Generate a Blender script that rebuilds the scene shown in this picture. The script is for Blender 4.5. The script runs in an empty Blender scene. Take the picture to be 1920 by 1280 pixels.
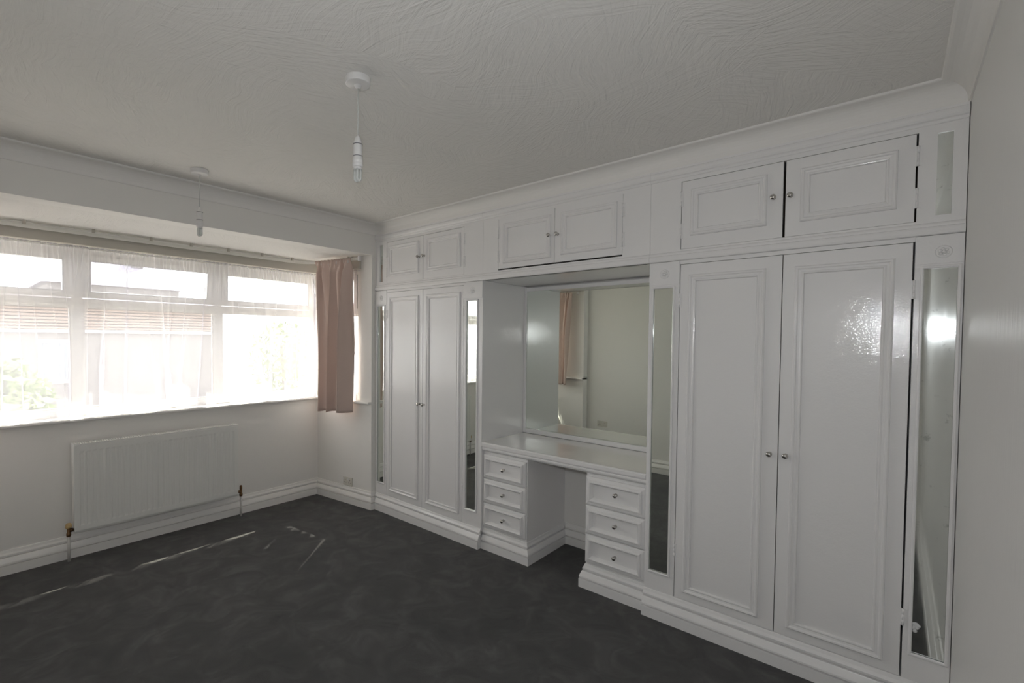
import bpy, bmesh, math, random
from mathutils import Vector, Matrix
random.seed(4)
C = bpy.context.scene.collection
SC = bpy.context.scene
PI = math.pi

# ------------------------------------------------------------------ camera, sky, sun, exposure
F_PX, PX, PY = 896.73, -115.71, 20.60
cam_d = bpy.data.cameras.new('camera'); cam = bpy.data.objects.new('camera', cam_d); C.objects.link(cam)
R_ = Vector((0.67981, -0.73335, 0.00740)); U_ = Vector((0.01490, 0.02390, 0.99960)); F_ = Vector((0.73324, 0.67943, -0.02717))
m = Matrix((R_, U_, -F_)).transposed().to_4x4(); m.translation = Vector((-2.6094, 0.1880, 1.4764))
cam.matrix_world = m
cam_d.sensor_width = 36.0; cam_d.sensor_fit = 'HORIZONTAL'
cam_d.lens = F_PX / 1920 * 36.0
cam_d.shift_x = -PX / 1920; cam_d.shift_y = PY / 1920
cam_d.clip_start = 0.02
SC.camera = cam

SC.view_settings.view_transform = 'Standard'; SC.view_settings.look = 'None'
SC.view_settings.gamma = 1.0; SC.view_settings.use_curve_mapping = False
SC.view_settings.exposure = 1.02
world = bpy.data.worlds.new('sky'); SC.world = world; world.use_nodes = True
wn = world.node_tree.nodes; wl = world.node_tree.links; bgn = wn['Background']
bgn.inputs['Color'].default_value = (1.0, 0.972, 0.965, 1); bgn.inputs['Strength'].default_value = 3.4

SUN_DIR = Vector((-0.62, -0.46, -1.0))
sd = bpy.data.lights.new('sun', 'SUN'); sd.energy = 10.0; sd.angle = 0.0093; sd.color = (1.0, 0.93, 0.80)
sun = bpy.data.objects.new('sun', sd); C.objects.link(sun); sun.rotation_euler = SUN_DIR.to_track_quat('-Z', 'Y').to_euler(); sun.location = (6, 12, 12)
# the camera's flash, a hand's width above the lens (its glints show in the gloss paint)
fd = bpy.data.lights.new('flash', 'AREA'); fd.shape = 'RECTANGLE'; fd.size = 0.10; fd.size_y = 0.07; fd.energy = 5.8; fd.color = (0.93, 0.96, 1.0)
fl = bpy.data.objects.new('flash', fd); C.objects.link(fl); fl.location = (-2.61, 0.235, 1.585)
fl.rotation_euler = F_.to_track_quat('-Z', 'Y').to_euler()
# sampling portal in the window opening (guides sky sampling, gives no light of its own)
pd = bpy.data.lights.new('portal', 'AREA'); pd.shape = 'RECTANGLE'; pd.size = 2.75; pd.size_y = 1.3; pd.cycles.is_portal = True
po = bpy.data.objects.new('portal', pd); C.objects.link(po); po.location = (-1.43, 4.42, 1.55); po.rotation_euler = (-PI/2, 0, 0)
SC.cycles.use_denoising = True
SC.cycles.max_bounces = 14; SC.cycles.diffuse_bounces = 8; SC.cycles.glossy_bounces = 6; SC.cycles.transparent_max_bounces = 24
SC.cycles.transmission_bounces = 8
SC.cycles.caustics_reflective = True
SC.cycles.sample_clamp_indirect = 20.0

# ------------------------------------------------------------------ materials
def mat(name, col, rough=0.5, metal=0.0, spec=0.5, coat=0.0, coat_r=0.05, emit=None):
    M = bpy.data.materials.new(name); M.use_nodes = True
    b = M.node_tree.nodes['Principled BSDF']
    b.inputs['Base Color'].default_value = (*col, 1); b.inputs['Roughness'].default_value = rough
    b.inputs['Metallic'].default_value = metal; b.inputs['Specular IOR Level'].default_value = spec
    b.inputs['Coat Weight'].default_value = coat; b.inputs['Coat Roughness'].default_value = coat_r
    return M
def nodes(M): return M.node_tree.nodes, M.node_tree.links, M.node_tree.nodes['Principled BSDF']
def coords(M, scale=(1, 1, 1)):
    n, l, b = nodes(M)
    tc = n.new('ShaderNodeTexCoord'); mp = n.new('ShaderNodeMapping'); mp.inputs['Scale'].default_value = scale
    l.new(tc.outputs['Object'], mp.inputs['Vector']); return mp.outputs['Vector']
def noise(M, scale, detail=3, rough=0.5, vec=None, dist=0.0):
    n, l, b = nodes(M)
    t = n.new('ShaderNodeTexNoise'); t.inputs['Scale'].default_value = scale; t.inputs['Detail'].default_value = detail
    t.inputs['Roughness'].default_value = rough; t.inputs['Distortion'].default_value = dist
    l.new(vec if vec else coords(M), t.inputs['Vector']); return t.outputs['Fac']
def bump(M, fac, strength, dist=0.01, prev=None, coat=False):
    n, l, b = nodes(M)
    t = n.new('ShaderNodeBump'); t.inputs['Strength'].default_value = strength; t.inputs['Distance'].default_value = dist
    l.new(fac, t.inputs['Height'])
    if prev: l.new(prev, t.inputs['Normal'])
    l.new(t.outputs['Normal'], b.inputs['Normal'])
    if coat: l.new(t.outputs['Normal'], b.inputs['Coat Normal'])
    return t.outputs['Normal']
def ramp(M, fac, stops, target='Base Color'):
    n, l, b = nodes(M)
    r = n.new('ShaderNodeValToRGB'); e = r.color_ramp.elements
    while len(e) > 1: e.remove(e[-1])
    e[0].position = stops[0][0]; e[0].color = (*stops[0][1], 1)
    for p, c in stops[1:]:
        q = e.new(p); q.color = (*c, 1)
    l.new(fac, r.inputs['Fac'])
    if target: l.new(r.outputs['Color'], b.inputs[target])
    return r.outputs['Color']

M_wall = mat('matt_wall_paint', (0.80, 0.785, 0.755), 0.85, spec=0.25)
bump(M_wall, noise(M_wall, 90, 4, 0.6), 0.12, 0.004)
# streaky wall beside the wardrobe: vinyl silk over combed paper, fine upright streaks
M_silk = mat('silk_wall_paint', (0.78, 0.77, 0.75), 0.42, spec=0.4)
nz = bump(M_silk, noise(M_silk, 1, 5, 0.65, coords(M_silk, (55, 55, 1.6))), 0.30, 0.006)
M_ceil = mat('artex_ceiling_paint', (0.77, 0.755, 0.725), 0.80, spec=0.25)
def artex(M, cells=2.6):
    # plaster brushed in overlapping arcs: streaky noise, its direction set patch by patch
    n, l, b = nodes(M); v = coords(M)
    wb = n.new('ShaderNodeTexNoise'); wb.inputs['Scale'].default_value = 1.6; wb.inputs['Detail'].default_value = 2; l.new(v, wb.inputs['Vector'])
    mx = n.new('ShaderNodeMix'); mx.data_type = 'VECTOR'; mx.inputs['Factor'].default_value = 0.25; l.new(v, mx.inputs['A']); l.new(wb.outputs['Color'], mx.inputs['B'])
    prev = None
    for k, (cs, off, st) in enumerate(((cells, 0.0, 1.0), (cells * 1.35, 1.7, 0.9))):
        vo = n.new('ShaderNodeTexVoronoi'); vo.inputs['Scale'].default_value = cs; l.new(mx.outputs['Result'], vo.inputs['Vector'])
        sp = n.new('ShaderNodeSeparateColor'); l.new(vo.outputs['Color'], sp.inputs['Color'])
        mu = n.new('ShaderNodeMath'); mu.operation = 'MULTIPLY_ADD'; mu.inputs[1].default_value = 6.28; mu.inputs[2].default_value = off; l.new(sp.outputs['Red'], mu.inputs[0])
        vr = n.new('ShaderNodeVectorRotate'); vr.rotation_type = 'Z_AXIS'; l.new(mx.outputs['Result'], vr.inputs['Vector']); l.new(mu.outputs[0], vr.inputs['Angle'])
        mp = n.new('ShaderNodeMapping'); mp.inputs['Scale'].default_value = (75, 5, 1); l.new(vr.outputs['Vector'], mp.inputs['Vector'])
        prev = bump(M, noise(M, 1, 3, 0.6, mp.outputs['Vector'], 0.6), st, 0.0045, prev=prev)
    bump(M, noise(M, 5, 4, 0.6, v), 0.5, 0.012, prev=prev)
artex(M_ceil)
M_gloss = mat('white_gloss_paint', (0.80, 0.79, 0.785), 0.34, spec=0.3, coat=0.6, coat_r=0.03)
_v = coords(M_gloss)
bump(M_gloss, noise(M_gloss, 130, 3, 0.6, _v), 0.14, 0.003, prev=bump(M_gloss, noise(M_gloss, 26, 2, 0.5, _v), 0.12, 0.006, coat=True), coat=True)
M_top = mat('glassy_worktop_gloss', (0.80, 0.79, 0.77), 0.22, spec=0.5, coat=1.0, coat_r=0.02)
bump(M_top, noise(M_top, 14, 2, 0.5), 0.06, 0.004, coat=True)
M_trim = mat('white_satin_trim_paint', (0.81, 0.795, 0.77), 0.35, spec=0.5)
bump(M_trim, noise(M_trim, 60, 3, 0.6), 0.10, 0.003)
M_cove = mat('white_coving_paint', (0.80, 0.785, 0.76), 0.7, spec=0.3)
M_dark = mat('dark_gap', (0.03, 0.028, 0.025), 0.9)
M_inside = mat('gap_shade_and_stem_brown', (0.10, 0.08, 0.06), 0.85)  # dark brown painted as shade inside the cupboards; also the shrub stems

def mirror_mat(name, rough, tint):
    M = mat(name, tint, rough, metal=1.0)
    n, l, b = nodes(M); v = coords(M)
    ramp(M, noise(M, 9, 6, 0.7, v), [(0.0, tuple(t * 0.82 for t in tint)), (0.36, tint), (1.0, tint)])
    return M
M_mirror = mirror_mat('mirror_glass_silvering', 0.012, (0.82, 0.86, 0.80))
M_mirror_old = mat('stained_old_mirror_silvering', (0.74, 0.77, 0.75), 0.05, metal=1.0)
_v = coords(M_mirror_old)
ramp(M_mirror_old, noise(M_mirror_old, 14, 6, 0.75, _v), [(0.0, (0.30, 0.31, 0.30)), (0.33, (0.52, 0.55, 0.53)), (0.40, (0.76, 0.79, 0.77)), (1, (0.80, 0.83, 0.80))])
ramp(M_mirror_old, noise(M_mirror_old, 1, 4, 0.6, coords(M_mirror_old, (60, 60, 4))), [(0.3, (0.012,)*3), (0.75, (0.09,)*3)], 'Roughness')
M_glassedge = mat('green_mirror_edge', (0.20, 0.27, 0.23), 0.3)
M_chrome = mat('polished_chrome', (0.62, 0.60, 0.57), 0.14, metal=1.0)
M_brass = mat('dull_brass_valve', (0.16, 0.09, 0.045), 0.35, metal=0.9)
M_cap = mat('yellowed_valve_cap', (0.50, 0.36, 0.17), 0.5)
M_rad = mat('radiator_enamel', (0.78, 0.78, 0.75), 0.33, spec=0.5)
M_pipe = mat('painted_pipe', (0.62, 0.61, 0.58), 0.4)
M_plast = mat('white_plastic', (0.72, 0.71, 0.70), 0.28, spec=0.5)
M_seam = mat('dark_plastic_seam', (0.10, 0.10, 0.11), 0.5)
M_tube = mat('unlit_lamp_tube_glass', (0.80, 0.82, 0.80), 0.12, spec=0.6); M_tube.node_tree.nodes['Principled BSDF'].inputs['Transmission Weight'].default_value = 0.35
M_cord = mat('clear_white_flex', (0.60, 0.60, 0.58), 0.4)
M_socket = mat('cream_socket_plastic', (0.62, 0.60, 0.54), 0.35)
M_upvc = mat('white_upvc_frame', (0.74, 0.72, 0.67), 0.3)
M_rubber = mat('black_glazing_gasket', (0.03, 0.03, 0.03), 0.6)
M_board = mat('olive_cream_painted_board', (0.50, 0.475, 0.42), 0.5)
M_rail = mat('curtain_rail_white', (0.70, 0.69, 0.64), 0.4)

M_carpet = mat('charcoal_twist_pile_carpet', (0.03, 0.03, 0.031), 0.95, spec=0.08)
def carpet(M):
    n, l, b = nodes(M); v = coords(M)
    sw = noise(M, 5.5, 5, 0.65, v, 1.0); gr = noise(M, 420, 2, 0.7, v)
    mx = n.new('ShaderNodeMix'); mx.data_type = 'FLOAT'; mx.inputs['Factor'].default_value = 0.34
    l.new(sw, mx.inputs['A']); l.new(gr, mx.inputs['B'])
    ramp(M, mx.outputs['Result'], [(0.36, (0.028, 0.028, 0.028)), (0.50, (0.050, 0.0485, 0.047)), (0.63, (0.094, 0.092, 0.089))])
    bump(M, gr, 0.9, 0.006, prev=bump(M, sw, 0.35, 0.02))
    b.inputs['Sheen Weight'].default_value = 0.25; b.inputs['Sheen Roughness'].default_value = 0.5
carpet(M_carpet)

def fabric(name, col, weave=600):
    M = mat(name, col, 0.85, spec=0.15); b = nodes(M)[2]
    b.inputs['Sheen Weight'].default_value = 0.3
    bump(M, noise(M, weave, 2, 0.6), 0.35, 0.002); return M
M_curtain = fabric('dusky_pink_beige_curtain_cloth', (0.60, 0.475, 0.42))

M_net = bpy.data.materials.new('sheer_white_net'); M_net.use_nodes = True
def net(M):
    n = M.node_tree.nodes; l = M.node_tree.links; n.remove(n['Principled BSDF']); out = n['Material Output']
    tr = n.new('ShaderNodeBsdfTransparent'); tr.inputs['Color'].default_value = (0.97, 0.97, 0.98, 1)
    tl = n.new('ShaderNodeBsdfTranslucent'); tl.inputs['Color'].default_value = (0.74, 0.715, 0.75, 1)
    df = n.new('ShaderNodeBsdfDiffuse'); df.inputs['Color'].default_value = (0.80, 0.78, 0.81, 1)
    m1 = n.new('ShaderNodeMixShader'); m1.inputs[0].default_value = 0.42
    l.new(tl.outputs[0], m1.inputs[1]); l.new(df.outputs[0], m1.inputs[2])
    # the sheer weave looks denser when seen edge-on, as in the sides of a fold
    lw = n.new('ShaderNodeLayerWeight'); lw.inputs['Blend'].default_value = 0.35
    mr = n.new('ShaderNodeMapRange'); mr.inputs['From Min'].default_value = 0.08; mr.inputs['From Max'].default_value = 0.56
    mr.inputs['To Min'].default_value = 0.40; mr.inputs['To Max'].default_value = 0.99
    l.new(lw.outputs['Facing'], mr.inputs['Value'])
    m2 = n.new('ShaderNodeMixShader'); l.new(mr.outputs['Result'], m2.inputs[0])
    l.new(tr.outputs[0], m2.inputs[1]); l.new(m1.outputs[0], m2.inputs[2]); l.new(m2.outputs[0], out.inputs['Surface'])
net(M_net)
M_glass = bpy.data.materials.new('window_glass'); M_glass.use_nodes = True
def glassm(M):
    n = M.node_tree.nodes; l = M.node_tree.links; n.remove(n['Principled BSDF']); out = n['Material Output']
    tr = n.new('ShaderNodeBsdfTransparent'); tr.inputs['Color'].default_value = (0.95, 0.97, 0.96, 1)
    gl = n.new('ShaderNodeBsdfGlossy'); gl.inputs['Roughness'].default_value = 0.01
    lw = n.new('ShaderNodeLayerWeight'); lw.inputs['Blend'].default_value = 0.5
    pw = n.new('ShaderNodeMath'); pw.operation = 'POWER'; pw.inputs[1].default_value = 5.0; l.new(lw.outputs['Facing'], pw.inputs[0])
    ma = n.new('ShaderNodeMath'); ma.operation = 'MULTIPLY_ADD'; ma.inputs[1].default_value = 0.9; ma.inputs[2].default_value = 0.04; l.new(pw.outputs[0], ma.inputs[0])
    m2 = n.new('ShaderNodeMixShader'); l.new(ma.outputs[0], m2.inputs[0])
    l.new(tr.outputs[0], m2.inputs[1]); l.new(gl.outputs[0], m2.inputs[2]); l.new(m2.outputs[0], out.inputs['Surface'])
glassm(M_glass)
M_brick = mat('outside_render_grey', (0.15, 0.138, 0.135), 0.9)
M_clad = mat('buff_cladding', (0.20, 0.145, 0.12), 0.7)
M_fascia = mat('white_fascia', (0.75, 0.75, 0.75), 0.5)
M_roof = mat('grey_roof_tiles', (0.17, 0.16, 0.20), 0.8)
M_pave = mat('pale_paving', (0.30, 0.29, 0.27), 0.9)
M_leaf = mat('hedge_leaves', (0.12, 0.17, 0.05), 0.6)
M_glassd = mat('dark_house_window', (0.12, 0.14, 0.17), 0.1)
M_smear = mat('white_paint_smear', (0.7, 0.7, 0.7), 0.4)
M_petal = M_gloss

# ------------------------------------------------------------------ mesh helpers
class MB:
    def __init__(s): s.v = []; s.f = []; s.sm = []
    def add(s, vs, fs, smooth=False):
        o = len(s.v); s.v += [tuple(v) for v in vs]; s.f += [tuple(o + i for i in f) for f in fs]; s.sm += [smooth] * len(fs); return s
    def box(s, x0, x1, y0, y1, z0, z1):
        x0, x1 = sorted((x0, x1)); y0, y1 = sorted((y0, y1)); z0, z1 = sorted((z0, z1))
        v = [(x, y, z) for x in (x0, x1) for y in (y0, y1) for z in (z0, z1)]
        return s.add(v, [(0, 1, 3, 2), (4, 6, 7, 5), (0, 4, 5, 1), (2, 3, 7, 6), (0, 2, 6, 4), (1, 5, 7, 3)])
    def lathe(s, prof, c=(0, 0, 0), axis='z', n=20):
        # prof: (radius, height); closed at both ends when radius is 0
        vs = []; fs = []; rings = []
        for r, h in prof:
            if r < 1e-6: rings.append([len(vs)]); vs.append((0, 0, h))
            else:
                rings.append([len(vs) + i for i in range(n)])
                vs += [(r * math.cos(2 * PI * i / n), r * math.sin(2 * PI * i / n), h) for i in range(n)]
        for a, b in zip(rings, rings[1:]):
            for i in range(n):
                j = (i + 1) % n
                if len(a) == 1 and len(b) == 1: continue
                if len(a) == 1: fs.append((a[0], b[i], b[j]))
                elif len(b) == 1: fs.append((a[i], a[j], b[0]))
                else: fs.append((a[i], a[j], b[j], b[i]))
        def rot(p):
            x, y, z = p
            if axis == '-x': x, y, z = -z, y, x
            elif axis == 'x': x, y, z = z, y, x
            elif axis == 'y': x, y, z = x, z, y
            return (x + c[0], y + c[1], z + c[2])
        return s.add([rot(p) for p in vs], fs, True)
    def sweep(s, prof, path, closed=False, smooth=False):
        # prof: (out, z) pairs; path: xy points; 'out' goes to the left of the walking direction; mitred corners
        n = len(path); dirs = []
        P = [Vector(p) for p in path]
        rows = []
        for i in range(n):
            if closed: a = (P[i] - P[i - 1]).normalized(); b = (P[(i + 1) % n] - P[i]).normalized()
            else:
                a = (P[i] - P[i - 1]).normalized() if i else (P[1] - P[0]).normalized()
                b = (P[i + 1] - P[i]).normalized() if i < n - 1 else a
            na = Vector((-a.y, a.x)); nb = Vector((-b.y, b.x)); k = (na + nb); k = k / max(1e-6, k.dot(na))
            rows.append([(P[i].x + k.x * o, P[i].y + k.y * o, z) for o, z in prof])
        vs = [p for r in rows for p in r]; m_ = len(prof); fs = []
        for i in range(n if closed else n - 1):
            for j in range(m_ - 1):
                a = i * m_ + j; b = ((i + 1) % n) * m_ + j
                fs.append((a, b, b + 1, a + 1))
        if not closed: fs.append(tuple(range(m_))[::-1]); fs.append(tuple((n - 1) * m_ + k for k in range(m_)))
        return s.add(vs, fs, smooth)
    def ring(s, y0, y1, z0, z1, prof, X=0.0, fill=False):
        # mitred moulding frame on a plane x = X that faces -x; prof: (inset, proud)
        rows = []
        for ins, pr in prof:
            rows += [(X - pr, y0 + ins, z0 + ins), (X - pr, y1 - ins, z0 + ins), (X - pr, y1 - ins, z1 - ins), (X - pr, y0 + ins, z1 - ins)]
        fs = []
        for k in range(len(prof) - 1):
            for i in range(4):
                j = (i + 1) % 4; a = k * 4; b = a + 4
                fs.append((a + i, b + i, b + j, a + j))
        if fill: e = (len(prof) - 1) * 4; fs.append((e + 3, e + 2, e + 1, e))
        return s.add(rows, fs)
    def tube(s, pts, r, n=8):
        P = [Vector(p) for p in pts]; vs = []; fs = []
        for i, p in enumerate(P):
            d = (P[min(i + 1, len(P) - 1)] - P[max(i - 1, 0)]).normalized()
            u = d.orthogonal().normalized() if i == 0 else (u - d * u.dot(d)).normalized()
            w = d.cross(u)
            vs += [p + (u * math.cos(2 * PI * k / n) + w * math.sin(2 * PI * k / n)) * r for k in range(n)]
        for i in range(len(P) - 1):
            for k in range(n):
                a = i * n + k; b = i * n + (k + 1) % n; fs.append((a, b, b + n, a + n))
        fs.append(tuple(range(n))[::-1]); fs.append(tuple((len(P) - 1) * n + k for k in range(n)))
        return s.add(vs, fs, True)
    def build(s, name, material, parent=None, origin=None, bevel=0.0):
        me = bpy.data.meshes.new(name)
        o0 = Vector(origin) if origin else Vector((0, 0, 0))
        me.from_pydata([tuple(Vector(v) - o0) for v in s.v], [], s.f)
        me.polygons.foreach_set('use_smooth', s.sm)
        bm = bmesh.new(); bm.from_mesh(me); bmesh.ops.recalc_face_normals(bm, faces=bm.faces); bm.to_mesh(me); bm.free()
        me.materials.append(material); me.update()
        o = bpy.data.objects.new(name, me); C.objects.link(o)
        if parent:
            o.parent = parent; pw = world_loc(parent); o.location = o0 - pw
        else: o.location = o0
        if bevel:
            b = o.modifiers.new('soft_edges', 'BEVEL'); b.width = bevel; b.segments = 2; b.limit_method = 'ANGLE'; b.angle_limit = math.radians(50)
        return o
def world_loc(o):
    p = Vector((0, 0, 0))
    while o: p += o.location; o = o.parent
    return p
def bx(*a): return MB().box(*a)
def tag(o, label, cat, group=None):
    o['label'] = label; o['category'] = cat
    if group: o['group'] = group
    return o
def thing(name, loc, label, cat, group=None):
    o = bpy.data.objects.new(name, None); C.objects.link(o); o.location = loc; o.empty_display_size = 0.1
    return tag(o, label, cat, group)
def struct(o, label=None):
    o['kind'] = 'structure'
    if label: o['label'] = label
    return o
def sroot(name, loc, label=None):
    o = bpy.data.objects.new(name, None); C.objects.link(o); o.location = loc; return struct(o, label)

# ------------------------------------------------------------------ main measures (metres)
HC = 2.45                      # ceiling
XL = -2.88                     # left wall
YW = 3.490                     # wall plane that holds the bay opening
BX0, BX1 = -2.76, -0.130       # bay side walls
YB = 4.207                     # bay back wall
ZB = 2.197                     # bay ceiling / beam underside
XN = 0.523                     # back of the alcove
SILL = 0.93
PL = [(3.341, YW - 0.0005), (2.300, 2.476), (1.155, 1.0015), (0.0, 0.135)]
WT = 0.25                      # outer wall thickness
def XR(y): return -0.045 - 0.085 * (y - YW) / (YB - YW)   # the bay's right side wall splays a little
ASP = math.atan2(0.085, YB - YW)

# ------------------------------------------------------------------ structure
struct(bx(XL - 0.3, 1.0, -0.3, YB + 0.02, -0.12, 0.0).build('floor', M_carpet), 'charcoal grey twist pile fitted carpet')
struct(bx(XL - 0.3, 1.0, -0.3, YW, HC, HC + 0.12).build('ceiling', M_ceil), 'white swirled textured plaster ceiling')
struct(bx(XL - 0.3, XN + 0.3, -0.2, 0.0, 0, HC).build('wall_right', M_silk), 'plain off-white wall with faint upright streaks')
struct(bx(XL - 0.2, XL, 0, YW + 0.12, 0, HC).build('wall_left', M_wall))
struct(bx(XN + 0.03, XN + 0.2, 0, YW + 0.12, 0, HC).build('wall_back', M_wall))
# wall with the bay opening: beam, pier left, pier right
w = MB().box(XL, XN + 0.03, YW, YW + 0.12, ZB, HC)
w.box(XL, BX0, YW, YW + 0.12, 0, ZB); w.box(XR(YW) + 0.02, XN + 0.03, YW, YW + 0.12, 0, ZB)
struct(w.build('wall_front', M_wall), 'white wall and beam over the bay opening')
struct(bx(BX0 - 0.25, BX1 + 0.25, YW + 0.12, YB + 0.35, ZB, ZB + 0.12).build('ceiling_bay', M_ceil), 'lower textured ceiling of the window bay')
# bay side walls: solid below the sill and beside the side window
WY0 = 3.62; 
for nm, x0, x1, WY0 in (('wall_bay_left', BX0 - WT, BX0, 3.80), ('wall_bay_right', BX1, BX1 + WT, 3.62)):
    w = MB()
    for ya, yb_, za, zb_ in ((YW + 0.12 if x1 < -1 else YW + 0.001, YB + WT, 0, SILL - 0.02), (YW + 0.12 if x1 < -1 else YW + 0.001, WY0, SILL - 0.02, ZB), (WY0, YB + WT, 2.07, ZB)):
        if x1 < -1: w.box(x0, x1, ya, yb_, za, zb_)
        else: w.add([(XR(ya), ya, za), (x1, ya, za), (x1, yb_, za), (XR(yb_), yb_, za), (XR(ya), ya, zb_), (x1, ya, zb_), (x1, yb_, zb_), (XR(yb_), yb_, zb_)],
                    [(0, 1, 2, 3), (4, 7, 6, 5), (0, 4, 5, 1), (1, 5, 6, 2), (2, 6, 7, 3), (3, 7, 4, 0)])
    struct(w.build(nm, M_wall))
w = MB().box(BX0, BX1, YB, YB + WT, 0, SILL - 0.02).box(BX0, BX1, YB + 0.03, YB + WT, 2.07, ZB)
struct(w.build('wall_bay_back', M_wall), 'off-white wall under the bay window')
# window sills (one continuous board round the bay)
sl = MB().sweep([(0, SILL - 0.022), (0.035, SILL - 0.022), (0.041, SILL - 0.016), (0.041, SILL - 0.006), (0.035, SILL), (-0.11, SILL), (-0.11, SILL - 0.022)],
                [(XR(YW), YW + 0.0), (BX1, YB), (BX0, YB), (BX0, YW + 0.0)][::1])
struct(sl.build('trim_1', M_trim), 'white painted window sill running round the bay')
# unseen eaves over the bay, depth set to keep sun off the upper net
struct(bx(BX0 - 0.5, BX1 + 0.5, YB + WT, YB + WT + 0.20, 2.12, 2.2).build('trim_2', M_fascia), 'unseen eaves board above the bay window, sized to block the sun')

# skirting boards: stepped profile, swept with mitres
SK = [(0, 0), (0.033, 0), (0.033, 0.055), (0.017, 0.056), (0.017, 0.061), (0.030, 0.063), (0.029, 0.072), (0.019, 0.098), (0.017, 0.102), (0.004, 0.103), (0.004, 0.109), (0.015, 0.111), (0.015, 0.119), (0.009, 0.130), (0.006, 0.144), (0, 0.146)]
def skirt(name, path, label=None, k=1.0):
    struct(MB().sweep([(o * k, z) for o, z in SK], path).build(name, M_trim), label)
skirt('baseboard_bay', [(0.0, YW), (XR(YW), YW), (BX1, YB), (BX0, YB), (BX0, YW), (XL, YW), (XL, 0.0), (-0.03, 0.0)][::1], 'stepped white skirting board round the room and bay')
skirt('baseboard_kneehole', [(0.02, 1.5545 + 0.001), (XN - 0.005, 1.5545 + 0.001), (XN - 0.005, 1.5545 + 0.32)][:0] or [(XN - 0.002, 1.53), (XN - 0.002, 1.915)], 'skirting board at the back of the kneehole')

# coving: concave quarter round plus small bead at the ceiling, all round
CV = [(0, 2.366), (0.006, 2.366), (0.008, 2.372)] + [(0.008 + 0.066 * (1 - math.cos(t)), 2.372 + 0.072 * math.sin(t)) for t in [PI / 2 * k / 8 for k in range(1, 9)]][0:0]
for k in range(0, 9):
    t = PI / 2 * k / 8
    CV.append((0.008 + 0.064 * (1 - math.cos(t)), 2.374 + 0.066 * math.sin(t)))
CV += [(0.074, 2.440), (0.080, 2.442), (0.083, 2.446), (0.083, HC), (0, HC)]
struct(MB().sweep(CV, [(0.0, 0.0), (0.0, YW), (XL, YW), (XL, 0.0)], closed=True).build('trim_3', M_cove), 'white plaster coving round the ceiling')

# ------------------------------------------------------------------ fitted furniture
PANEL = [(0, 0), (0.001, 0.009), (0.006, 0.013), (0.012, 0.012), (0.016, 0.008), (0.024, 0.0065), (0.029, 0.009), (0.033, 0.008), (0.036, 0.0)]
BEAD = [(0, 0), (0, 0.006), (0.003, 0.009), (0.008, 0.009), (0.011, 0.005), (0.011, 0.0)]
def knob(parent, x, y, z, label=None):
    o = MB().lathe([(0, 0), (0.009, 0), (0.0095, 0.002), (0.005, 0.004), (0.0045, 0.013), (0.009, 0.016), (0.0125, 0.021), (0.0125, 0.025), (0.010, 0.029), (0.005, 0.0315), (0, 0.032)], (x, y, z), '-x', 20).build('knob', M_chrome, parent, origin=(x, y, z))
    return o
def hinge(parent, y, z0, z1):
    h = MB().box(-0.0025, 0.0, y - 0.011, y + 0.011, z0, z1)
    r = 0.0042; n = 8; L = z1 - z0
    h.lathe([(0, z0), (r, z0), (r, z0 + L * .32), (r * .7, z0 + L * .33), (r * .7, z0 + L * .35), (r, z0 + L * .36), (r, z0 + L * .65), (r * .7, z0 + L * .66), (r * .7, z0 + L * .68), (r, z0 + L * .69), (r, z1), (0, z1)], (-0.003, y, 0), 'z', 10)
    return h.build('hinge', M_gloss, parent, origin=(0, y, z0))
def door(root, y0, y1, z0, z1, inset, knob_yz, hinge_y, hz, ga=0.0015, gb=0.0015, label=None, gt=0.002, lean=0.0):
    # y0 < y1; panel moulding inset = (from y0, from y1, from z0, from z1)
    t = 0.019
    a, b, c, d = y0 + ga, y1 - gb, z0 + 0.001, z1 - gt
    o = bx(0.0, t, a, b, c, d).build('door', M_gloss, root, origin=(0, (a + b) / 2, c), bevel=0.0014)
    if label: o['label'] = label
    MB().ring(y0 + inset[0], y1 - inset[1], z0 + inset[2], z1 - inset[3], PANEL).build('panel_moulding', M_gloss, o, origin=(0, (a + b) / 2, (z0 + z1) / 2))
    knob(o, 0.0, *knob_yz)
    for z_ in hz: hinge(o, hinge_y, *z_)
    return o
def rosette(parent, y, z):
    r = MB()
    r.lathe([(0, 0.0), (0.024, 0.0), (0.024, 0.0006), (0.020, 0.0020), (0.017, 0.0012), (0, 0.0012)], (0, y, z), '-x', 20)
    r.lathe([(0, 0.0025), (0.006, 0.003), (0.0045, 0.0045), (0, 0.0055)], (0, y, z), '-x', 12)
    for k in range(6):
        a = 2 * PI * k / 6 + 0.3; cy = y + 0.0115 * math.cos(a); cz = z + 0.0115 * math.sin(a)
        r.lathe([(0, 0.002), (0.0052, 0.0025), (0.004, 0.0036), (0, 0.0044)], (0, cy, cz), '-x', 8)
    return r.build('rosette', M_petal, parent, origin=(0, y, z))
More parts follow.
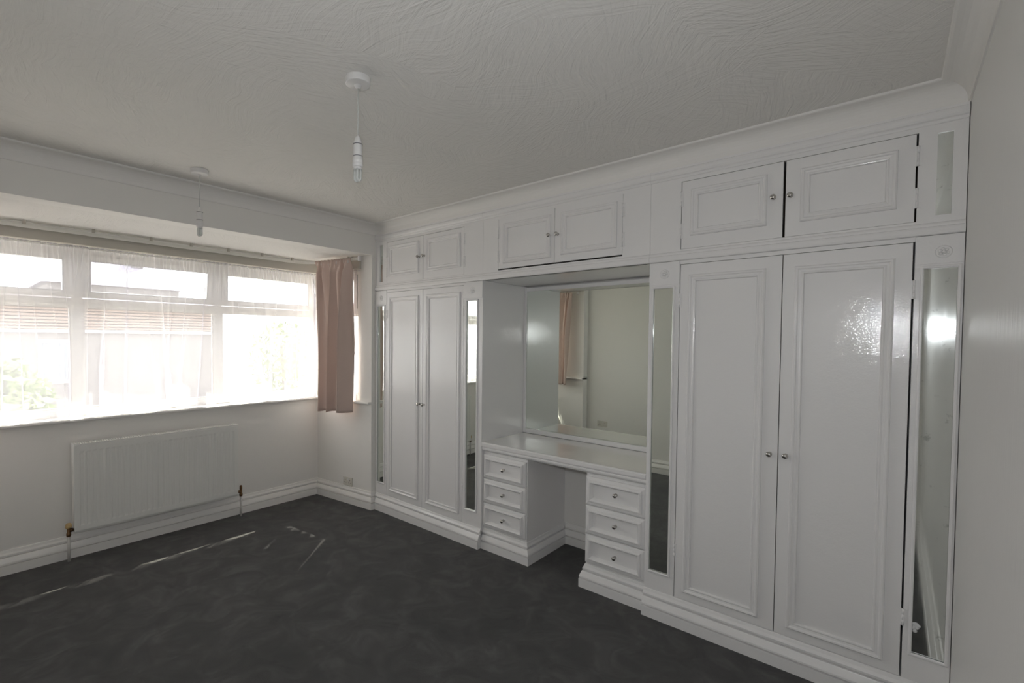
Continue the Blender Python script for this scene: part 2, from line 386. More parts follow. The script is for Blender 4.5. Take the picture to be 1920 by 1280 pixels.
def pillar(root, y0, y1, my0, my1, mz0, mz1, ros, old=False, label=None, zt=1.889):
    y0, y1 = sorted((y0, y1))
    zb = 0.12
    # frame board with a window for the mirror
    p = MB()
    p.box(0, 0.02, y0, y1, zb, mz0); p.box(0, 0.02, y0, y1, mz1, zt)
    p.box(0, 0.02, y0, my0, mz0, mz1); p.box(0, 0.02, my1, max(y1, my1 + 0.001), mz0, mz1)
    # proud square block carrying the rosette
    p.box(-0.004, 0.0, y0 + 0.001, y1 - 0.001, mz1 + 0.016, zt - 0.001)
    P = p.build('pillar', M_gloss, root, origin=(0, (y0 + y1) / 2, zb), bevel=0.001)
    g = bx(0.003, 0.016, my0 - 0.0, my1 + 0.0, mz0, mz1).build('mirror_strip', M_mirror_old if old else M_mirror, P, origin=(0.014, (my0 + my1) / 2, mz0))
    g['label'] = label or 'tall narrow mirror strip'
    MB().ring(my0 - 0.009, my1 + 0.009, mz0 - 0.009, mz1 + 0.009, BEAD).build('bead_frame', M_gloss, P, origin=(0, (my0 + my1) / 2, mz0))
    r = rosette(P, *ros); 
    for v in r.data.vertices: v.co.x -= 0.004
    return P
def plinth(name, root, path, zoff=0.0):
    pr = [(0, 0), (0.035, 0), (0.035, 0.052), (0.019, 0.053), (0.019, 0.058), (0.033, 0.060), (0.032, 0.068), (0.020, 0.094), (0.018, 0.098), (0.004, 0.099), (0.004, 0.105), (0.016, 0.107), (0.016, 0.115), (0.008, 0.127), (0.004, 0.138), (0, 0.140)]
    pr[-1] = (0, 0.1405)
    return MB().sweep(pr, path).build(name, M_gloss, root)

HZ_L = [(1.649, 1.721), (0.352, 0.422)]
HZ_U = [(2.163, 2.240), (2.000, 2.078)]
def carcass(root, y0, y1, z0, z1, depth=XN - 0.003, t=0.018, x0=0.02, mid=None):
    # open-fronted box behind the face frame, painted outside
    c = MB()
    c.box(x0, depth, y0, y0 + t, z0, z1); c.box(x0, depth, y1 - t, y1, z0, z1)
    c.box(x0, depth, y0 + t, y1 - t, z0, z0 + t); c.box(x0, depth, y0 + t, y1 - t, z1 - t, z1)
    c.box(depth - 0.006, depth, y0 + t, y1 - t, z0 + t, z1 - t)
    return c

# --- left wardrobe -------------------------------------------------
WL = thing('fitted_wardrobe', (0, 2.878, 0), 'white double-door fitted wardrobe next to the bay window, left of the dressing table', 'wardrobe')
carcass(WL, 2.300, YW - 0.0005, 0.12, 1.889).build('carcass', M_gloss, WL, bevel=0.001)
bx(0.021, XN - 0.02, 2.32, 3.43, 0.0, 0.12).build('plinth_core', M_gloss, WL)
for a, b in ((1.8705, 1.889), (0.12, 0.1414)): bx(0, 0.02, 2.476, 3.341, a, b).build('rail', M_gloss, WL)
plinth('plinth', WL, [(0.0, 2.300), (0.0, YW - 0.0005)])
door(WL, 2.902, 3.341, 0.1414, 1.8705, (0.045, 0.037, 0.050, 0.047), (2.935, 0.964), 3.341, HZ_L)
door(WL, 2.476, 2.902, 0.1414, 1.8705, (0.031, 0.040, 0.050, 0.047), (2.882, 0.963), 2.476, HZ_L)
pillar(WL, 3.341, YW - 0.0005, 3.371, 3.464, 0.238, 1.758, (3.414, 1.823), label='tall narrow mirror strip beside the bay wall')
pillar(WL, 2.300, 2.476, 2.348, 2.447, 0.250, 1.755, (2.391, 1.827), label='tall narrow mirror strip catching the bright window')
# --- right wardrobe ------------------------------------------------
WR = thing('fitted_wardrobe', (0, 0.578, 0), 'large white double-door fitted wardrobe right of the dressing table, nearest the camera', 'wardrobe')
carcass(WR, 0.002, 1.155, 0.12, 1.889).build('carcass', M_gloss, WR, bevel=0.001)
bx(0.021, XN - 0.02, 0.02, 1.135, 0.0, 0.12).build('plinth_core', M_gloss, WR)
for a, b in ((1.8705, 1.889), (0.12, 0.1414)): bx(0, 0.02, 0.135, 1.0015, a, b).build('rail', M_gloss, WR)
plinth('plinth', WR, [(0.0, 0.003), (0.0, 1.155)])
door(WR, 0.5633, 1.0015, 0.1414, 1.8705, (0.063, 0.043, 0.042, 0.056), (0.595, 0.962), 1.0015, HZ_L, ga=0.0015, gb=0.003)
door(WR, 0.135, 0.5633, 0.1414, 1.8705, (0.056, 0.045, 0.042, 0.058), (0.534, 0.964), 0.135, [(1.649, 1.721), (0.352, 0.419)], ga=0.006, gb=0.0015)
pillar(WR, 1.0015, 1.155, 1.032, 1.132, 0.243, 1.754, (1.076, 1.826), label='tall narrow mirror strip reflecting carpet and wall')
P4 = pillar(WR, 0.002, 0.135, 0.016, 0.110, 0.251, 1.764, (0.057, 1.823), old=True, label='stained tall mirror strip with flaking silvering')
# paint smear on the old mirror
sm = MB(); rs = random.Random(3)
for k in range(9):
    a = rs.uniform(0.0, 1.0); sm.lathe([(0, 0.0), (0.006 + 0.006 * rs.random(), 0.0), (0.005, 0.0025), (0, 0.004)], (0.0032, 0.099 + rs.uniform(-0.010, 0.008) , 0.353 + rs.uniform(-0.016, 0.016)), '-x', 7)
o = sm.build('paint_smear', M_smear, P4, origin=(0.0032, 0.099, 0.353)); o['label'] = 'white paint smear on the mirror'

# --- overhead cupboards --------------------------------------------
def overhead(y0, y1, label, doors, fillers, mirror=None):
    R = thing('overhead_cupboard', (0, (y0 + y1) / 2, 1.889), label, 'cupboard', 'overhead cupboards along the top of the fitted furniture')
    c = MB(); x0, dp, t, z0, z1 = 0.02, XN - 0.003, 0.018, 1.8895, 2.365
    c.box(x0, dp, y0 + .001, y0 + t, z0, z1); c.box(x0, dp, y1 - t, y1 - .001, z0, z1); c.box(0.0, dp, y0 + t, y1 - t, z0, z0 + t)
    c.box(x0, dp, y0 + t, y1 - t, z1 - t, z1); c.box(dp - 0.006, dp, y0 + t, y1 - t, z0 + t, z1 - t)
    c.build('carcass', M_inside if False else M_gloss, R)
    f = MB().box(0, 0.02, y0 + .0005, y1 - .0005, 1.8895, 1.947).box(0, 0.02, y0 + .0005, y1 - .0005, 2.2895, 2.37)
    for a, b in fillers:
        if mirror and a <= mirror[0] < b:
            f.box(0, 0.02, a, mirror[0], 1.947, 2.2895).box(0, 0.02, mirror[1], b, 1.947, 2.2895)
            f.box(0, 0.02, mirror[0], mirror[1], 1.947, mirror[2]).box(0, 0.02, mirror[0], mirror[1], mirror[3], 2.2895)
        else: f.box(0, 0.02, a, b, 1.947, 2.2895)
    f.build('face_frame', M_gloss, R)
    # lower band and fascia mouldings
    lo = [(0, 1.8895), (0.006, 1.8895), (0.010, 1.893), (0.012, 1.900), (0.012, 1.914), (0.010, 1.920), (0.006, 1.922), (0.006, 1.930), (0.003, 1.936), (0, 1.938)]
    hi = [(0, 2.309), (0.004, 2.311), (0.006, 2.316), (0.006, 2.322), (0.011, 2.326), (0.015, 2.334), (0.016, 2.346), (0.013, 2.354), (0.010, 2.356), (0.010, 2.366), (0, 2.367)]
    MB().sweep(lo, [(0, y0 + .0005), (0, y1 - .0005)]).build('lower_moulding', M_gloss, R)
    MB().sweep(hi, [(0, y0 + .0005), (0, y1 - .0005)]).build('cornice_moulding', M_gloss, R)
    for d in doors: door(R, *d)
    if mirror:
        g = bx(0.006, 0.010, *mirror).build('mirror_strip', M_mirror_old, R, origin=(0.008, mirror[0], mirror[2])); g['label'] = 'short narrow mirror strip'
        bx(0.0105, 0.02, mirror[0] , mirror[1], mirror[2], mirror[3]).build('backing', M_glassedge, R)
    # dark sheet added halfway in: its colour stands for shade in the door gap
    bx(0.30, 0.305, y0 + 0.03, y1 - 0.03, 1.93, 2.33).build('gap_shade_sheet', M_inside, R)
    return R
zu = (1.947, 2.2895)
overhead(2.300, YW - 0.0005, 'white two-door overhead cupboard above the left wardrobe, next to the bay',
    [(2.902, 3.341, *zu, (0.047, 0.030, 0.054, 0.036), (2.947, 2.126), 3.341, HZ_U), (2.476, 2.902, *zu, (0.036, 0.040, 0.056, 0.036), (2.889, 2.128), 2.476, HZ_U)],
    [(3.341, YW - 0.0005), (2.3005, 2.476)], (3.398, 3.441, 1.963, 2.276))
overhead(1.155, 2.300, 'white two-door overhead cupboard above the dressing table mirror',
    [(1.737, 2.169, 1.955, 2.2925, (0.026, 0.042, 0.034, 0.038), (1.770, 2.126), 2.169, HZ_U), (1.307, 1.737, 1.955, 2.2925, (0.032, 0.046, 0.042, 0.038), (1.714, 2.126), 1.307, HZ_U)],
    [(2.169, 2.2995), (1.1555, 1.307)])
overhead(0.002, 1.155, 'white two-door overhead cupboard above the right wardrobe, dark gap between its doors',
    [(0.5633, 1.0015, *zu, (0.066, 0.046, 0.062, 0.046), (0.604, 2.131), 1.0015, HZ_U, 0.006, 0.003), (0.135, 0.5633, *zu, (0.057, 0.057, 0.060, 0.050), (0.541, 2.128), 0.135, HZ_U, 0.006, 0.0035)],
    [(1.0015, 1.1545), (0.0025, 0.135)], (0.041, 0.083, 1.964, 2.275))

# --- alcove: mirror and its beads ----------------------------------
VM = thing('vanity_mirror', (XN, 1.73, 0.76), 'wide wall mirror behind the dressing table worktop, framed with thin white beads', 'mirror')
bx(XN, XN + 0.005, 1.158, 2.297, 0.762, 1.880).build('glass', M_mirror, VM)
b = MB().box(XN - 0.014, XN, 2.278, 2.299, 0.756, 1.885)
b.build('side_bead', M_gloss, VM, bevel=0.003)
bx(XN - 0.014, XN, 1.156, 2.278, 0.756, 0.790).build('bottom_bead', M_gloss, VM, bevel=0.004)
bx(XN - 0.014, XN, 1.156, 2.278, 1.850, 1.880).build('top_bead', M_gloss, VM, bevel=0.004)
bx(XN - 0.014, XN, 1.156, 1.172, 0.790, 1.850).build('side_bead', M_gloss, VM, bevel=0.003)
# kneehole back board
struct(bx(XN, XN + 0.028, 1.156, 2.299, 0.0, 0.76).build('wall_kneehole', M_wall))

# --- dressing table -------------------------------------------------
TOP = [(0, 0.698), (0.002, 0.698), (0.006, 0.702), (0.009, 0.708), (0.009, 0.716), (0.006, 0.720), (0.011, 0.723), (0.014, 0.730), (0.014, 0.748), (0.010, 0.754), (-0.0, 0.7545)]
WT_ = thing('dressing_table_top', (0.2, 1.73, 0.70), 'white gloss dressing table worktop with a moulded front edge, spanning the two drawer pedestals', 'worktop')
bx(0.014, XN, 1.1565, 2.2985, 0.712, 0.7545).build('worktop', M_top, WT_)
MB().sweep(TOP, [(0.014, 1.1565), (0.014, 2.2985)]).build('edge_moulding', M_gloss, WT_)
bx(0.030, 0.05, 1.1565, 2.2985, 0.690, 0.712).build('front_rail', M_gloss, WT_)

DRF = [(0.0, 0.0), (0.0, 0.012), (0.003, 0.016), (0.007, 0.017), (0.012, 0.018), (0.018, 0.018), (0.020, 0.026), (0.024, 0.031), (0.030, 0.032), (0.036, 0.026), (0.042, 0.014), (0.044, 0.008)]
def pedestal(y0, y1, label, inner, zs, ky, kz, dy0, dy1):
    R = thing('drawer_pedestal', (0.25, (y0 + y1) / 2, 0), label, 'drawers', 'drawer pedestals under the dressing table')
    c = MB(); X0 = 0.030
    c.box(X0, XN - 0.001, y0, y0 + 0.016, 0.12, 0.689).box(X0, XN - 0.001, y1 - 0.016, y1, 0.12, 0.689)
    c.box(X0, XN - 0.001, y0 + 0.016, y1 - 0.016, 0.12, 0.150).box(X0, XN - 0.001, y0 + .016, y1 - .016, 0.674, 0.689)
    c.box(X0, X0 + 0.016, y0 + 0.016, y1 - 0.016, 0.15, 0.674)
    c.build('carcass', M_gloss, R, bevel=0.001)
    bx(X0 + 0.005, XN - 0.002, y0 + 0.003, y1 - 0.003, 0.0, 0.12).build('plinth_core', M_gloss, R)
    pr = [(0, 0), (0.030, 0), (0.030, 0.052), (0.015, 0.053), (0.015, 0.058), (0.029, 0.060), (0.028, 0.068), (0.018, 0.094), (0.016, 0.098), (0.003, 0.099), (0.003, 0.105), (0.014, 0.107), (0.014, 0.115), (0.007, 0.127), (0.004, 0.138), (0, 0.140)]
    if inner == 'low': path = [(XN - 0.025, y0), (X0, y0), (X0, y1)]
    else: path = [(X0, y0), (X0, y1), (XN - 0.025, y1)]
    MB().sweep(pr, path).build('plinth', M_gloss, R)
    for (z0, z1), kzz in zip(zs, kz):
        d = MB().ring(dy0, dy1, z0, z1, DRF, X0, fill=True)
        D = d.build('drawer', M_gloss, R, origin=(X0, (dy0 + dy1) / 2, z0))
        bx(X0 + 0.017, XN - 0.06, dy0 + 0.02, dy1 - 0.02, z0 + 0.02, z1 - 0.03).build('drawer_box', M_inside, D) if False else None
        knob(D, X0 - 0.008, ky, kzz)
    return R
pedestal(1.933, 2.299, 'white three-drawer pedestal under the left end of the dressing table', 'low',
         [(0.506, 0.672), (0.335, 0.500), (0.160, 0.328)], 2.118, (0.588, 0.415, 0.240), 1.937, 2.292)
pedestal(1.156, 1.513, 'white three-drawer pedestal under the right end of the dressing table', 'high',
         [(0.506, 0.672), (0.333, 0.500), (0.158, 0.327)], 1.328, (0.596, 0.416, 0.236), 1.160, 1.511)

# ------------------------------------------------------------------ windows
def window(name, horiz, a0, a1, p, posts, label, open_lights=(), thick=0.06, flip=1):
    """white plastic window in plane y=p (horiz) or x=p; a0..a1 along it, posts = mullion centres"""
    z0, z1, zt = SILL, 2.085, 1.69
    def B(mb, u0, u1, d0, d1, w0, w1):
        if horiz: mb.box(u0, u1, p + d0, p + d1, w0, w1)
        else: mb.box(p + flip * d0, p + flip * d1, u0, u1, w0, w1)
        return mb
    R = sroot(name, ((a0 + a1) / 2, p, z0) if horiz else (p, (a0 + a1) / 2, z0), label)
    fr = MB()
    B(fr, a0, a1, 0, thick, z0, z0 + 0.05); B(fr, a0, a1, 0, thick, 2.045, z1); B(fr, a0, a0 + 0.05, 0, thick, z0 + .05, 2.045); B(fr, a1 - 0.05, a1, 0, thick, z0 + .05, 2.045)
    fr.build('window_frame', M_upvc, R, bevel=0.003)
    edges = [a0 + 0.05] + [q for c in posts for q in (c - 0.03, c + 0.03)] + [a1 - 0.05]
    for c in posts: B(MB(), c - 0.03, c + 0.03, 0, thick, z0 + 0.05, 2.045).build('mullion', M_upvc, R, bevel=0.003)
    bays = list(zip(edges[::2], edges[1::2]))
    for i, (u0, u1) in enumerate(bays):
        B(MB(), u0, u1, 0.0, thick, zt, zt + 0.05).build('transom', M_upvc, R, bevel=0.003)
        # fixed lower pane with glazing bead
        g = MB(); B(g, u0 + 0.012, u1 - 0.012, 0.028, 0.034, z0 + 0.062, zt - 0.012)
        G = g.build('glass_pane', M_glass, R)
        bd = MB()
        for q in ((u0, u0 + 0.014, z0 + .05, zt), (u1 - 0.014, u1, z0 + .05, zt), (u0 + .014, u1 - .014, z0 + 0.05, z0 + 0.064), (u0 + .014, u1 - .014, zt - 0.014, zt)):
            B(bd, q[0], q[1], 0.012, 0.027, q[2], q[3])
        bd.build('glazing_bead', M_upvc, R)
        # top-hung opening light: sash of its own, its glass and handle ride on it
        s0, s1, t0, t1 = u0 + 0.004, u1 - 0.004, zt + 0.054, 2.041
        sa = MB(); w_ = 0.045
        for q in ((s0, s0 + w_, t0, t1), (s1 - w_, s1, t0, t1), (s0 + w_, s1 - w_, t0, t0 + w_), (s0 + w_, s1 - w_, t1 - w_, t1)):
            B(sa, q[0], q[1], -0.006, 0.05, q[2], q[3])
        org = ((s0 + s1) / 2, p - 0.006, t1) if horiz else (p + flip * 0.05, (s0 + s1) / 2, t1)
        S = sa.build('opening_light', M_upvc, R, origin=org, bevel=0.003)
        g = MB(); B(g, s0 + w_ - .008, s1 - w_ + .008, 0.018, 0.024, t0 + w_ - .008, t1 - w_ + .008); g.build('glass_pane', M_glass, S)
        gk = MB()
        for q in ((s0 + w_ - .004, s0 + w_, t0 + w_ - .004, t1 - w_ + .004), (s1 - w_, s1 - w_ + .004, t0 + w_ - .004, t1 - w_ + .004), (s0 + w_, s1 - w_, t0 + w_ - .004, t0 + w_), (s0 + w_, s1 - w_, t1 - w_, t1 - w_ + .004)):
            B(gk, q[0], q[1], -0.0075, -0.0062, q[2], q[3])
        gk.build('gasket', M_rubber, S)
        hd = MB(); hc = (s0 + s1) / 2; B(hd, hc - 0.012, hc + 0.012, -0.018, -0.006, t0 + 0.008, t0 + 0.038); B(hd, hc - 0.010, hc + 0.10, -0.030, -0.018, t0 + 0.014, t0 + 0.032)
        hd.build('window_handle', M_upvc, S, bevel=0.003)
        if i in open_lights: S.rotation_euler = (math.radians(7), 0, 0) if horiz else (0, math.radians(9), 0)
    return R
YWIN = YB + 0.085
window('window_1', True, -2.79, -0.085, YWIN, (-1.94, -1.01), 'wide white three-light plastic window in the bay', open_lights=(1,))
window('window_2', False, WY0, YWIN - 0.002, BX1 + 0.07, (), 'narrow side window of the bay behind the pink beige curtain', flip=1)
window('window_3', False, 3.80, YWIN - 0.002, BX0 - 0.07, (), 'narrow side window at the left end of the bay', flip=-1)
# corner posts of the bay window
struct(bx(-0.085, BX1 + WT, YWIN, YWIN + 0.09, SILL, 2.09).build('trim_4', M_upvc), 'white corner post of the bay window')
struct(bx(BX0 - WT, -2.79, YWIN, YWIN + 0.09, SILL, 2.09).build('trim_5', M_upvc), 'white corner post at the left of the bay window')

# cream head board under the bay ceiling (three mitred lengths) with a rail on it
struct(MB().sweep([(0, 2.085), (0.022, 2.085), (0.026, 2.090), (0.026, 2.168), (0.020, 2.176), (0, 2.176)], [(XR(WY0), WY0 - 0.0), (BX1, YB), (BX0, YB), (BX0, 3.80)]).build('trim_6', M_board), 'olive cream painted head board over the bay windows')
CR = thing('curtain_rail', (-1.4, YB - 0.05, 2.16), 'white curtain rail fixed under the bay ceiling, bending round the bay corners', 'curtain rail')
rp = [(-0.118, YW + 0.07), (-0.138, 3.59), (-0.225, 3.96)] + [(-0.225 - 0.227 * (1 - math.cos(t)), 3.96 + 0.192 * math.sin(t)) for t in [PI / 2 * k / 8 for k in range(1, 9)]]
rp += [(BX0 + 0.075 + 0.10 * (1 - math.sin(t)), YB - 0.155 + 0.10 * math.cos(t)) for t in [PI / 2 * k / 8 for k in range(9)]] + [(BX0 + 0.075, YW + 0.11)]
MB().sweep([(-0.004, 2.150), (0.004, 2.150), (0.004, 2.172), (-0.004, 2.172), (-0.004, 2.150)], rp).build('rail', M_rail, CR)
for x in (-2.55, -2.22, -1.87, -1.53, -1.26, -0.98, -0.70, -0.42):
    bx(x - 0.008, x + 0.008, YB - 0.062, YB - 0.048, 2.172, ZB).build('bracket', M_board, CR)
for s_, xx in ((1, -0.122), (-1, BX0 + 0.075)):
    e = bx(xx - 0.012, xx + 0.012, YW + 0.060, YW + 0.082, 2.143, 2.185).build('end_stop', M_plast, CR, bevel=0.003)
    bx(xx - 0.008, xx + 0.008, YW + 0.23, YW + 0.246, 2.172, ZB).build('bracket', M_board, CR)

# ------------------------------------------------------------------ net curtains
rn = random.Random(11)
folds = []
x = 0.0
while x < 2.8:
    wd = rn.choice([0.03, 0.045, 0.06, 0.09, 0.13]); folds.append((x, wd, rn.uniform(0.3, 1.0), rn.uniform(-0.12, 0.12))); x += wd
def fold_y(u, t):
    """offset of the net at u metres along it and t (0 top .. 1 bottom)"""
    y = 0.0
    for x0, wd, am, dr in folds:
        c = x0 + wd / 2 + dr * t * 0.9
        d = (u - c) / (wd * (0.55 + 0.15 * t))
        if abs(d) < 3: y += am * 0.028 * (0.45 + 0.8 * t) * math.exp(-d * d) * (1 if am > 0.55 else -0.8)
    y += 0.004 * math.sin(u * 210 + 3 * math.sin(u * 9)) * max(0, 1 - t * 5)
    return y
def fold_x(u, t):
    """sideways shift that makes the stronger folds double back on themselves"""
    s_ = 0.0
    for x0, wd, am, dr in folds:
        if am < 0.45: continue
        w_ = wd * (0.55 + 0.15 * t); d = (u - (x0 + wd / 2 + dr * t * 0.9)) / w_
        if abs(d) < 3: s_ -= w_ * 1.75 * am * min(1, t * 6) * d * math.exp(-d * d)
    return s_
def hem(u):
    """height of the hem above the sill's lower edge: it lifts in a few places"""
    h = -0.004 + 0.004 * math.sin(u * 23) + 0.003 * math.sin(u * 61 + 1)
    return h
LIFT = [(-1.34, 0.05, 0.024), (-1.20, 0.025, 0.018), (-1.04, 0.045, 0.026), (-0.86, 0.055, 0.024), (-0.70, 0.045, 0.022), (-1.56, 0.03, 0.020)]
def net_panel(name, horiz, a0, a1, p, label, sgn=1):
    pos = (lambda y: XR(y) - 0.032) if sgn < 0 else (lambda y: p)
    nx = int((a1 - a0) / 0.0032); nz = 26; vs = []; fs = []
    for j in range(nz + 1):
        t = j / nz
        for i in range(nx + 1):
            u = i / nx * (a1 - a0); a = a0 + u
            zb = SILL + 0.0 + hem(u)
            if horiz:
                for c, w_, h_ in LIFT: zb += h_ * math.exp(-((a - c) / w_) ** 4)
            z = 2.078 - t ** 0.9 * (2.078 - zb)
            d = fold_y(u, t)
            a += fold_x(u, t) if 0.06 < u < a1 - a0 - 0.06 else 0.0
            vs.append((a, p + d, z) if horiz else (pos(a) + 0.4 * sgn * d, a, z))
    for j in range(nz):
        for i in range(nx):
            q = j * (nx + 1) + i; fs.append((q, q + 1, q + nx + 2, q + nx + 1))
    R = thing(name, ((a0 + a1) / 2, p, SILL) if horiz else (p, (a0 + a1) / 2, SILL), label, 'net curtain', 'net curtains in the bay')
    MB().add(vs, fs, True).build('net_cloth', M_net, R)
    pts = [(a0, p, 2.066), (a1, p, 2.066)] if horiz else [(pos(a0), a0, 2.066), (pos(a1), a1, 2.066)]
    MB().tube(pts, 0.003, 6).build('curtain_wire', M_rail, R)
    return R
net_panel('net_curtain', True, BX0 + 0.012, BX1 - 0.012, YB - 0.046, 'sheer white net curtain gathered across the wide bay window')
net_panel('net_curtain', False, WY0 + 0.01, YB - 0.075, BX1 - 0.030, 'sheer white net behind the pink beige curtain on the side window', -1)
net_panel('net_curtain', False, 3.81, YB - 0.09, BX0 + 0.030, 'sheer white net on the left side window of the bay', 1)

# ------------------------------------------------------------------ pencil-pleat curtains
def curtain(xr, xe, y0t, y1t, y0b, y1b, label, seed, flip=1):
    rs = random.Random(seed); n = 220; nz = 46; vs = []; fs = []
    ph = rs.random() * 6
    zt, zb = 2.168, 0.832
    for j in range(nz + 1):
        t = j / nz; z = zt - (zt - zb) * t
        e = min(1, t / 0.10); e = e * e * (3 - 2 * e)
        s_ = min(1, t / 0.55); s_ = s_ * s_ * (3 - 2 * s_)
        a = y0t + (y0b - y0t) * t - 0.012 * math.sin(PI * t); b = y1t + (y1b - y1t) * t + 0.02 * math.sin(PI * min(1, t * 1.5)) * 0.6
        for i in range(n + 1):
            u = i / n
            pl = 0.012 * math.sin(u * 2 * PI * 11 + 0.7 * math.sin(u * 9)) * (1 - e * 0.85)
            uu = u + 0.02 * math.sin(t * 5 + u * 6)
            mid = 0.034 * math.sin(uu * 2 * PI * 5.3 + ph) * e * (1 - 0.5 * s_)
            big = (0.044 * math.sin(uu * 2 * PI * 3.1 + ph + 0.5) + 0.014 * math.sin(uu * 2 * PI * 1.3 + 2)) * s_
            ruch = 0.004 * math.sin(t * 260) * max(0, 1 - abs(t - 0.045) / 0.03)
            d = (pl + mid + big + ruch)
            vs.append((xr + (xe - xr) * u - flip * d, b + (a - b) * (1 - u) if False else a + (b - a) * u + 0.35 * d * math.cos(u * 20), z + 0.004 * math.sin(u * 25) * t))
    for j in range(nz):
        for i in range(n):
            q = j * (n + 1) + i; fs.append((q, q + 1, q + n + 2, q + n + 1))
    R = thing('curtain', (xr, (y0t + y1t) / 2, zb), label, 'curtain', 'pink beige curtains at the ends of the bay')
    c = MB().add(vs, fs, True).build('curtain_cloth', M_curtain, R)
    sd_ = c.modifiers.new('thickness', 'SOLIDIFY'); sd_.thickness = 0.003
    ht = MB()
    for k in range(9):
        y = y0t + (y1t - y0t) * (k + 0.5) / 9
        xh = xr + (xe - xr) * (k + 0.5) / 9; ht.box(xh - 0.003, xh + 0.003, y - 0.003, y + 0.003, 2.128, 2.150)
    ht.build('curtain_hooks', M_plast, R)['kind'] = 'stuff'
    return R
curtain(-0.272, -0.178, 4.01, 3.62, 4.00, 3.675, 'dusky pink beige pleated curtain at the right corner of the bay', 5, 1)
curtain(BX0 + 0.155, BX0 + 0.155, 4.02, 3.60, 4.00, 3.66, 'dusky pink beige curtain at the left end of the bay, seen in the wall mirror', 8, -1)

# ------------------------------------------------------------------ radiator
RX0, RX1, RZ0, RZ1 = -2.0, -0.934, 0.188, 0.768
RF = YB - 0.112
RD = thing('radiator', ((RX0 + RX1) / 2, YB - 0.06, RZ0), 'white ribbed panel radiator on the wall under the bay window', 'radiator')
nf = 29; wf = (RX1 - RX0 - 0.05) / nf
vs = []; fs = []
xs = [RX0]; prof_in = [0.0]
for k in range(nf):
    c = RX0 + 0.025 + wf * (k + 0.5)
    for dx, dd in ((-0.40, 0), (-0.24, 1), (0.24, 1), (0.40, 0)): xs.append(c + dx * wf); prof_in.append(dd)
xs.append(RX1); prof_in.append(0)
zl = [RZ0, RZ0 + 0.012, RZ0 + 0.040, RZ0 + 0.052, RZ1 - 0.056, RZ1 - 0.044, RZ1 - 0.010, RZ1]
for z in zl:
    for X, dd in zip(xs, prof_in):
        inn = 0.0028 if (zl[2] < z < zl[5] - 0.0001 or z in (zl[3], zl[4])) and dd else 0.0
        edge = 0.006 if z in (RZ0, RZ1) else 0.0
        vs.append((X, RF + 0.004 - (0 if not inn else 0) + edge * 0.7 + (0.0 if dd == 0 else 0) + (inn if dd else 0), z))
m_ = len(xs)
for j in range(len(zl) - 1):
    for i in range(m_ - 1): q = j * m_ + i; fs.append((q, q + 1, q + m_ + 1, q + m_))
o = MB().add(vs, fs).build('front_panel', M_rad, RD); sdm = o.modifiers.new('thickness', 'SOLIDIFY'); sdm.thickness = 0.006; sdm.offset = 0 
bx(RX0 + 0.005, RX1 - 0.005, YB - 0.045, YB - 0.035, RZ0 + 0.01, RZ1 - 0.008).build('rear_panel', M_rad, RD)
for a, b in ((RX0 - 0.002, RX0 + 0.004), (RX1 - 0.004, RX1 + 0.002)):
    bx(a, b, RF + 0.004, YB - 0.03, RZ0 + 0.004, RZ1 + 0.002).build('side_cover', M_rad, RD, bevel=0.002)
gr = MB().box(RX0, RX1, RF + 0.001, RF + 0.010, RZ1 - 0.003, RZ1 + 0.004).box(RX0, RX1, YB - 0.040, YB - 0.030, RZ1 - 0.003, RZ1 + 0.004)
k = RX0 + 0.012
while k < RX1 - 0.01:
    gr.box(k, k + 0.006, RF + 0.010, YB - 0.040, RZ1 - 0.001, RZ1 + 0.003); k += 0.0135
gr.build('top_grille', M_rad, RD)
for xx in (-1.75, -1.2): bx(xx - 0.015, xx + 0.015, YB - 0.035, YB - 0.0015, 0.3, 0.66).build('bracket', M_rad, RD)
for sgn, X, lock in ((-1, RX0 - 0.028, True), (1, RX1 + 0.036, False)):
    V = MB()
    V.lathe([(0, 0.165), (0.011, 0.165), (0.013, 0.172), (0.013, 0.186), (0.010, 0.190), (0.010, 0.222), (0, 0.224)], (X, RF + 0.035, 0), 'z', 14)
    V.tube([(X, RF + 0.035, 0.205), (X - sgn * 0.032, RF + 0.035, 0.205)], 0.009, 12)
    V.tube([(X - sgn * 0.008, RF + 0.035, 0.205), (X - sgn * 0.021, RF + 0.035, 0.205)], 0.013, 6)
    v = V.build('valve', M_brass, RD, origin=(X, RF + 0.035, 0.2)); v['label'] = 'brown brass radiator valve'
    if lock: 
        c = MB().lathe([(0, 0.222), (0.016, 0.222), (0.018, 0.228), (0.017, 0.245), (0.012, 0.252), (0, 0.253)], (X, RF + 0.035, 0), 'z', 16).build('valve_cap', M_cap, v, origin=(X, RF + 0.035, 0.222)); c['label'] = 'yellowed valve cap'
    else:
        MB().lathe([(0, 0.222), (0.009, 0.222), (0.011, 0.228), (0.010, 0.250), (0.006, 0.256), (0, 0.257)], (X, RF + 0.035, 0), 'z', 14).build('valve_cap', M_brass, v, origin=(X, RF + 0.035, 0.222))
    MB().tube([(X, RF + 0.035, 0.0), (X, RF + 0.035, 0.168)], 0.0085, 12).build('pipe', M_pipe, RD)

